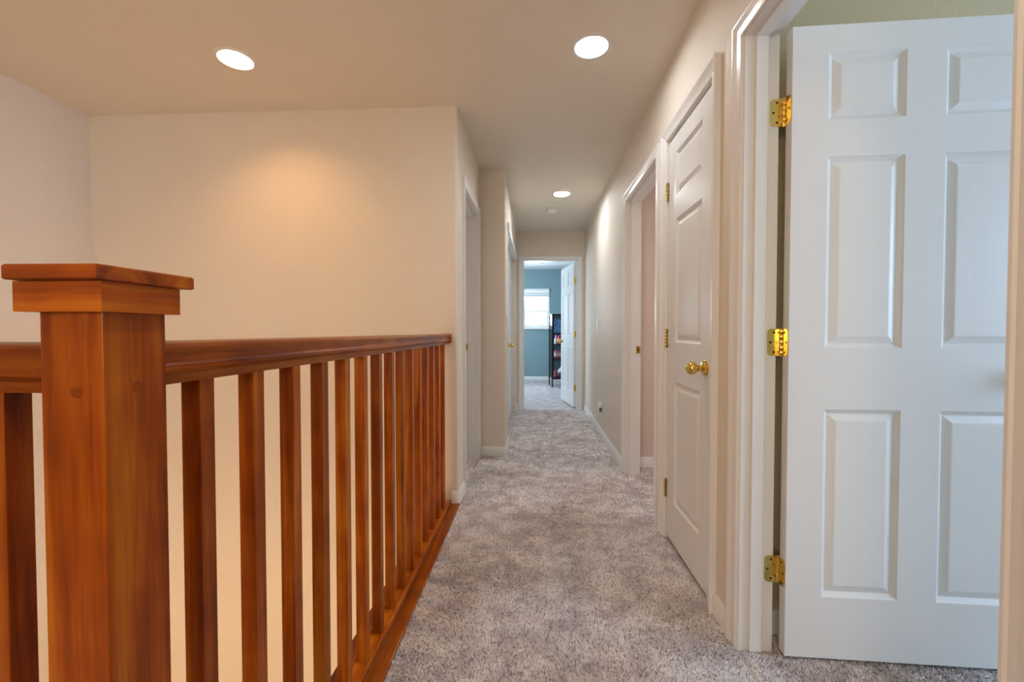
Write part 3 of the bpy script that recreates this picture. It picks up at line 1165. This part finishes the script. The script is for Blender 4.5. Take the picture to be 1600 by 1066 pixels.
plain_window(2, (H_LOFT[0], YN, H_LOFT[2]), (1, 0, 0), (0, -1, 0), 1.6, 1.1, 'wide unseen window added to frame the loft fill light')  # added around the loft fill light, out of view
plain_window(3, (3.9, H_SIDE[0], H_SIDE[2]), (0, 1, 0), (1, 0, 0), 2.4, 1.37, 'wide white window of the olive side bedroom')
plain_window(4, (2.9, H_PINK[0], H_PINK[2]), (0, 1, 0), (1, 0, 0), 0.64, 1.2, 'unseen white window added to frame the pink room fill light')  # added around the pink room fill light, out of view
plain_window(5, (-3.0, H_LEFT[0], H_LEFT[2]), (0, 1, 0), (-1, 0, 0), 0.9, 1.2, 'unseen white window added to frame the left room fill light')  # added around the left room fill light, out of view
plain_window(6, (XW0, H_BED[0], H_BED[2]), (0, 1, 0), (-1, 0, 0), 1.3, 1.2, 'unseen white window added to frame the blue bedroom side fill light')  # added around the bedroom side fill light, out of view
# raised pleated shade
shd = empty('window_shade', (0, YW, 0), label='raised white pleated shade at the top of the bedroom window', cat='window shade')
M_shade = plain('shade_fabric', (0.86, 0.86, 0.85), 0.8, 0.0, 0.02)
bm = B()
box(bm, WX[0] + 0.004, WX[1] - 0.004, -0.030, 0.025, 1.955, 2.012, 0.003)
obj('head_rail', bm, M_shade, shd)
for i in range(7):
    bm = B()
    z = 1.942 - i * 0.0125
    box(bm, WX[0] + 0.008, WX[1] - 0.008, -0.024 + 0.003 * (i % 2), 0.020 - 0.003 * (i % 2), z - 0.0055, z + 0.0125 - 0.0055, 0.002)
    obj('pleat', bm, M_shade, shd)
bm = B()
box(bm, WX[0] + 0.006, WX[1] - 0.006, -0.028, 0.023, 1.836, 1.8615, 0.003)
obj('bottom_rail', bm, plain('shade_rail', (0.62, 0.63, 0.66), 0.5), shd)

# ------------------------------------------------------------------ glass cabinet in the bedroom
CA = math.radians(7)
cabinet = empty('display_cabinet', (0.335, 8.22, 0), CA, label='black metal glass-door display cabinet behind the bedroom door', cat='cabinet')
CW, CD = 0.78, 0.38
ZS = [0.170, 0.555, 0.835, 1.045]
ZT = 1.40


def cbox(name, x0, x1, y0, y1, z0, z1, mat=M_black, parent=cabinet, bev=0.001):
    bm = B()
    box(bm, x0, x1, y0, y1, z0, z1, bev)
    return obj(name, bm, mat, parent)


for x in (0, CW - 0.022):
    for y in (0, CD - 0.022):
        cbox('corner_post', x, x + 0.022, y, y + 0.022, 0, ZT)
cbox('top', 0.0, CW, 0, CD, ZT, ZT + 0.012)
for i, z in enumerate(ZS):
    if i == 0:
        cbox('bottom', 0.022, CW - 0.022, 0.002, CD - 0.002, z - 0.02, z)
    else:
        cbox('shelf', 0.023, CW - 0.023, 0.024, CD - 0.012, z - 0.012, z)
cbox('back_panel', 0.022, CW - 0.022, CD - 0.011, CD - 0.006, ZS[0], ZT, plain('cabinet_back', (0.10, 0.16, 0.20), 0.4))
cbox('side_pane', 0.008, 0.012, 0.022, CD - 0.022, ZS[0], ZT, M_glass)
cbox('side_pane', CW - 0.012, CW - 0.008, 0.022, CD - 0.022, ZS[0], ZT, M_glass)
for i in range(2):
    x0 = 0.0225 + i * (CW - 0.045) / 2
    x1 = x0 + (CW - 0.045) / 2 - 0.0015
    bm = B()
    e = 0.020
    for q in ((x0, x0 + e, ZS[0] + 0.002, ZT - 0.002), (x1 - e, x1, ZS[0] + 0.002, ZT - 0.002)):
        box(bm, q[0], q[1], 0.0, 0.014, q[2], q[3])
    for z0 in (ZS[0] + 0.002, ZT - 0.022):
        box(bm, x0 + e, x1 - e, 0.0, 0.014, z0, z0 + 0.020)
    dr = obj('door', bm, M_black, cabinet)
    bm = B()
    box(bm, x0 + e, x1 - e, 0.006, 0.009, ZS[0] + 0.022, ZT - 0.022)
    obj('pane', bm, M_glass, dr)
    bm = B()
    hx = x1 - 0.012 if i == 0 else x0 + 0.012
    box(bm, hx - 0.004, hx + 0.004, -0.022, 0.0, 0.80, 0.90, 0.002)
    obj('handle', bm, M_black, dr)

# things on the shelves (top-level, in cabinet-aligned positions)
CM = Matrix.Translation((0.335, 8.22, 0)) @ Matrix.Rotation(CA, 4, 'Z')


def shelf_thing(name, x, y, z, bmf, mat, label, cat, smooth=False, group=None):
    p = CM @ Vector((x, y, z))
    return obj(name, bmf, mat, None, p, CA, smooth, label=label, cat=cat, group=group)


def folded(w, d, h, seed):
    """soft folded cloth: rounded layered block"""
    rr = random.Random(seed)
    bm = B()
    n = 3
    for i in range(n):
        z0 = h * i / n
        z1 = h * (i + 1) / n
        j = rr.uniform(0, 0.012)
        box(bm, -w / 2 + j, w / 2 - j, -d / 2, d / 2 - j, z0, z1, min(0.004, (z1 - z0) * 0.4), 2)
    return bm


def crumple(w, d, h, seed):
    rr = random.Random(seed)
    bm = B()
    bmesh.ops.create_icosphere(bm, subdivisions=4, radius=1)
    ph = [rr.uniform(0, 6.28) for _ in range(6)]
    for v in bm.verts:
        x, y, z = v.co
        k = 1 + 0.14 * math.sin(5 * x + ph[0]) * math.sin(4 * y + ph[1]) + 0.10 * math.sin(9 * y + 5 * z + ph[2]) + 0.06 * math.sin(13 * x - 7 * z + ph[3])
        zz = max(-0.55, z)
        v.co = (x * w / 2 * k * 0.85, y * d / 2 * k * 0.85, (zz + 0.55) / 1.55 * h * (k if zz > -0.5 else 1))
    zmin = min(v.co.z for v in bm.verts)
    for v in bm.verts:
        v.co.z -= zmin
    return bm


def carton(w, d, h):
    bm = B()
    box(bm, -w / 2, w / 2, -d / 2, d / 2, 0, h, 0.002)
    box(bm, -w / 2 - 0.002, w / 2 + 0.002, -d / 2 - 0.002, d / 2 + 0.002, h * 0.80, h + 0.003, 0.002)
    return bm


shelf_thing('storage_box', 0.115, 0.17, ZS[3], carton(0.13, 0.20, 0.26), patterned('blue_print', [(0.10, 0.22, 0.50), (0.14, 0.30, 0.62), (0.20, 0.36, 0.60)], 25),
            'tall blue lidded box on the top cabinet shelf', 'box')
shelf_thing('storage_box', 0.275, 0.17, ZS[3], carton(0.15, 0.18, 0.13), patterned('teal_print', [(0.15, 0.38, 0.42), (0.30, 0.52, 0.55), (0.08, 0.20, 0.25)], 35),
            'low teal lidded box on the top cabinet shelf', 'box')
shelf_thing('toy_bag', 0.275, 0.17, ZS[3] + 0.134, crumple(0.16, 0.16, 0.09, 3), patterned('orange_print', [(0.85, 0.35, 0.10), (0.90, 0.70, 0.55), (0.75, 0.25, 0.20)], 45),
            'orange and white printed bag on top of the teal box', 'bag', True)
# spray bottle
sb = empty('spray_bottle', CM @ Vector((0.095, 0.12, ZS[2])), CA, label='white spray bottle on the second cabinet shelf', cat='bottle')
bm = B()
lathe(bm, [(0, 0), (0.032, 0), (0.034, 0.004), (0.034, 0.075), (0.026, 0.100), (0.013, 0.115), (0.013, 0.122), (0, 0.122)], 24)
obj('body', bm, M_plastic, sb, smooth=True)
bm = B()
lathe(bm, [(0, 0.122), (0.015, 0.122), (0.015, 0.135), (0.008, 0.138), (0.008, 0.150), (0, 0.150)], 20)
box(bm, -0.012, 0.012, -0.045, 0.014, 0.150, 0.166, 0.003)
box(bm, -0.004, 0.004, -0.030, -0.022, 0.120, 0.150, 0.001)
obj('sprayer', bm, M_plastic, sb)
shelf_thing('pouch', 0.235, 0.235, ZS[2], crumple(0.22, 0.16, 0.17, 5), patterned('magenta_print', [(0.75, 0.06, 0.20), (0.85, 0.15, 0.30), (0.60, 0.03, 0.12)], 30),
            'bright magenta pouch behind the yellow packet', 'pouch', True)
shelf_thing('packet', 0.250, 0.075, ZS[2], carton(0.17, 0.05, 0.055), patterned('yellow_print', [(0.85, 0.65, 0.05), (0.80, 0.50, 0.05), (0.25, 0.12, 0.05)], 40),
            'yellow packet lying at the front of the second cabinet shelf', 'packet')
cl = [((0.45, 0.10, 0.16), 'folded wine red cloth at the bottom of the cloth pile', 0.030), ((0.70, 0.40, 0.34), 'folded salmon cloth low in the cloth pile', 0.028),
      ((0.78, 0.62, 0.50), 'folded beige cloth in the middle of the cloth pile', 0.030), ((0.72, 0.45, 0.48), 'folded rose cloth near the top of the cloth pile', 0.026),
      ((0.42, 0.16, 0.28), 'folded plum cloth on top of the cloth pile', 0.030)]
z = ZS[1]
for i, (cc, lb, hh) in enumerate(cl):
    shelf_thing('folded_cloth', 0.20 + 0.006 * (i % 3), 0.18, z, folded(0.30 - 0.012 * i, 0.24, hh, i), plain('cloth_%s' % lb.split()[1], cc, 0.9, 0, 0.12), lb, 'cloth',
                group='folded cloths piled on the middle cabinet shelf')
    z += hh
shelf_thing('cloth_bundle', 0.26, 0.22, ZS[0], crumple(0.24, 0.18, 0.20, 9), plain('cloth_white', (0.75, 0.78, 0.80), 0.9),
            'crumpled white cloth bundle at the bottom of the cabinet', 'cloth', True)
shelf_thing('cloth_bundle', 0.22, 0.070, ZS[0], crumple(0.13, 0.07, 0.09, 11), plain('cloth_navy', (0.02, 0.04, 0.10), 0.9),
            'small navy cloth bundle in front of the white cloth', 'cloth', True)
shelf_thing('cloth_bundle', 0.085, 0.15, ZS[0], crumple(0.11, 0.18, 0.14, 13), patterned('red_print', [(0.50, 0.04, 0.08), (0.20, 0.05, 0.25), (0.60, 0.20, 0.25)], 30),
            'crumpled red printed cloth at the left of the cabinet bottom', 'cloth', True)

# ------------------------------------------------------------------ carpet pile (nobody could count it)


def tuft_field(x0, x1, y0, y1, step, w, h):
    nx, ny = int((x1 - x0) / step), int((y1 - y0) / step)
    gx, gy = np.meshgrid(np.arange(nx), np.arange(ny))
    x = x0 + (gx.ravel() + rng.uniform(0, 1, nx * ny)) * step
    y = y0 + (gy.ravel() + rng.uniform(0, 1, nx * ny)) * step
    n = len(x)
    ok = (x > x0) & (x < x1) & (y > y0) & (y < y1)
    x, y = x[ok], y[ok]
    n = len(x)
    # brushed patches: slowly varying lean
    lx = 0.5 * np.sin(5.1 * x + 3.3 * y + 1.0) + 0.5 * np.sin(-7.3 * x + 4.9 * y) + rng.normal(0, 0.55, n)
    ly = 0.5 * np.sin(4.2 * y - 6.1 * x + 2.0) + 0.5 * np.sin(9.7 * y + 3.0 * x) + rng.normal(0, 0.55, n)
    hh = h * rng.uniform(0.75, 1.15, n)
    th = rng.uniform(0, 2 * PI, n)
    V = np.zeros((n, 4, 3), np.float32)
    for k in range(3):
        a = th + k * 2 * PI / 3
        V[:, k, 0] = x + w * np.cos(a)
        V[:, k, 1] = y + w * np.sin(a)
        V[:, k, 2] = 0.0005
    V[:, 3, 0] = x + lx * h * 0.55
    V[:, 3, 1] = y + ly * h * 0.55
    V[:, 3, 2] = hh
    tone = np.clip(rng.normal(0.58, 0.34, n), 0, 1)
    return V, tone


def make_pile(fields, label):
    V = np.concatenate([f_[0] for f_ in fields])
    tone = np.concatenate([f_[1] for f_ in fields])
    n = len(V)
    faces = np.array([[0, 1, 3], [1, 2, 3], [2, 0, 3]], np.int32)
    F = (faces[None] + 4 * np.arange(n, dtype=np.int32)[:, None, None]).reshape(-1, 3)
    me = bpy.data.meshes.new('carpet_pile')
    me.vertices.add(n * 4)
    me.vertices.foreach_set('co', V.reshape(-1))
    me.loops.add(len(F) * 3)
    me.loops.foreach_set('vertex_index', F.reshape(-1))
    me.polygons.add(len(F))
    me.polygons.foreach_set('loop_start', np.arange(0, len(F) * 3, 3, dtype=np.int32))
    me.update(calc_edges=True)
    at = me.attributes.new('tone', 'FLOAT', 'POINT')
    at.data.foreach_set('value', np.repeat(tone, 4).astype(np.float32))
    me.materials.append(M_pile)
    obj('carpet_pile', me, M_pile, kind='stuff', label=label, cat='carpet')


make_pile([tuft_field(-0.456, 0.671, 1.05, 2.50, 0.0046, 0.0042, 0.0085),
           tuft_field(-0.456, 0.671, 2.50, 3.615, 0.0062, 0.0055, 0.0085),
           tuft_field(-0.235, 0.671, 3.615, 5.835, 0.0090, 0.0080, 0.0090)], 'grey-mauve cut pile carpet along the hallway')
make_pile([tuft_field(0.689, 1.75, 0.95, 1.437, 0.0050, 0.0044, 0.0085),
           tuft_field(0.81, 1.75, 1.437, 1.525, 0.0050, 0.0044, 0.0085)], 'grey-mauve cut pile carpet under the open six panel door')
make_pile([tuft_field(0.689, 1.10, 2.46, 3.22, 0.0075, 0.0066, 0.0085),
           tuft_field(0.81, 1.10, 3.22, 3.38, 0.0075, 0.0066, 0.0085)], 'grey-mauve cut pile carpet in the pink room doorway')
make_pile([tuft_field(-0.75, -0.474, 2.87, 3.527, 0.0075, 0.0066, 0.0085)], 'grey-mauve cut pile carpet in the left doorway past the railing')
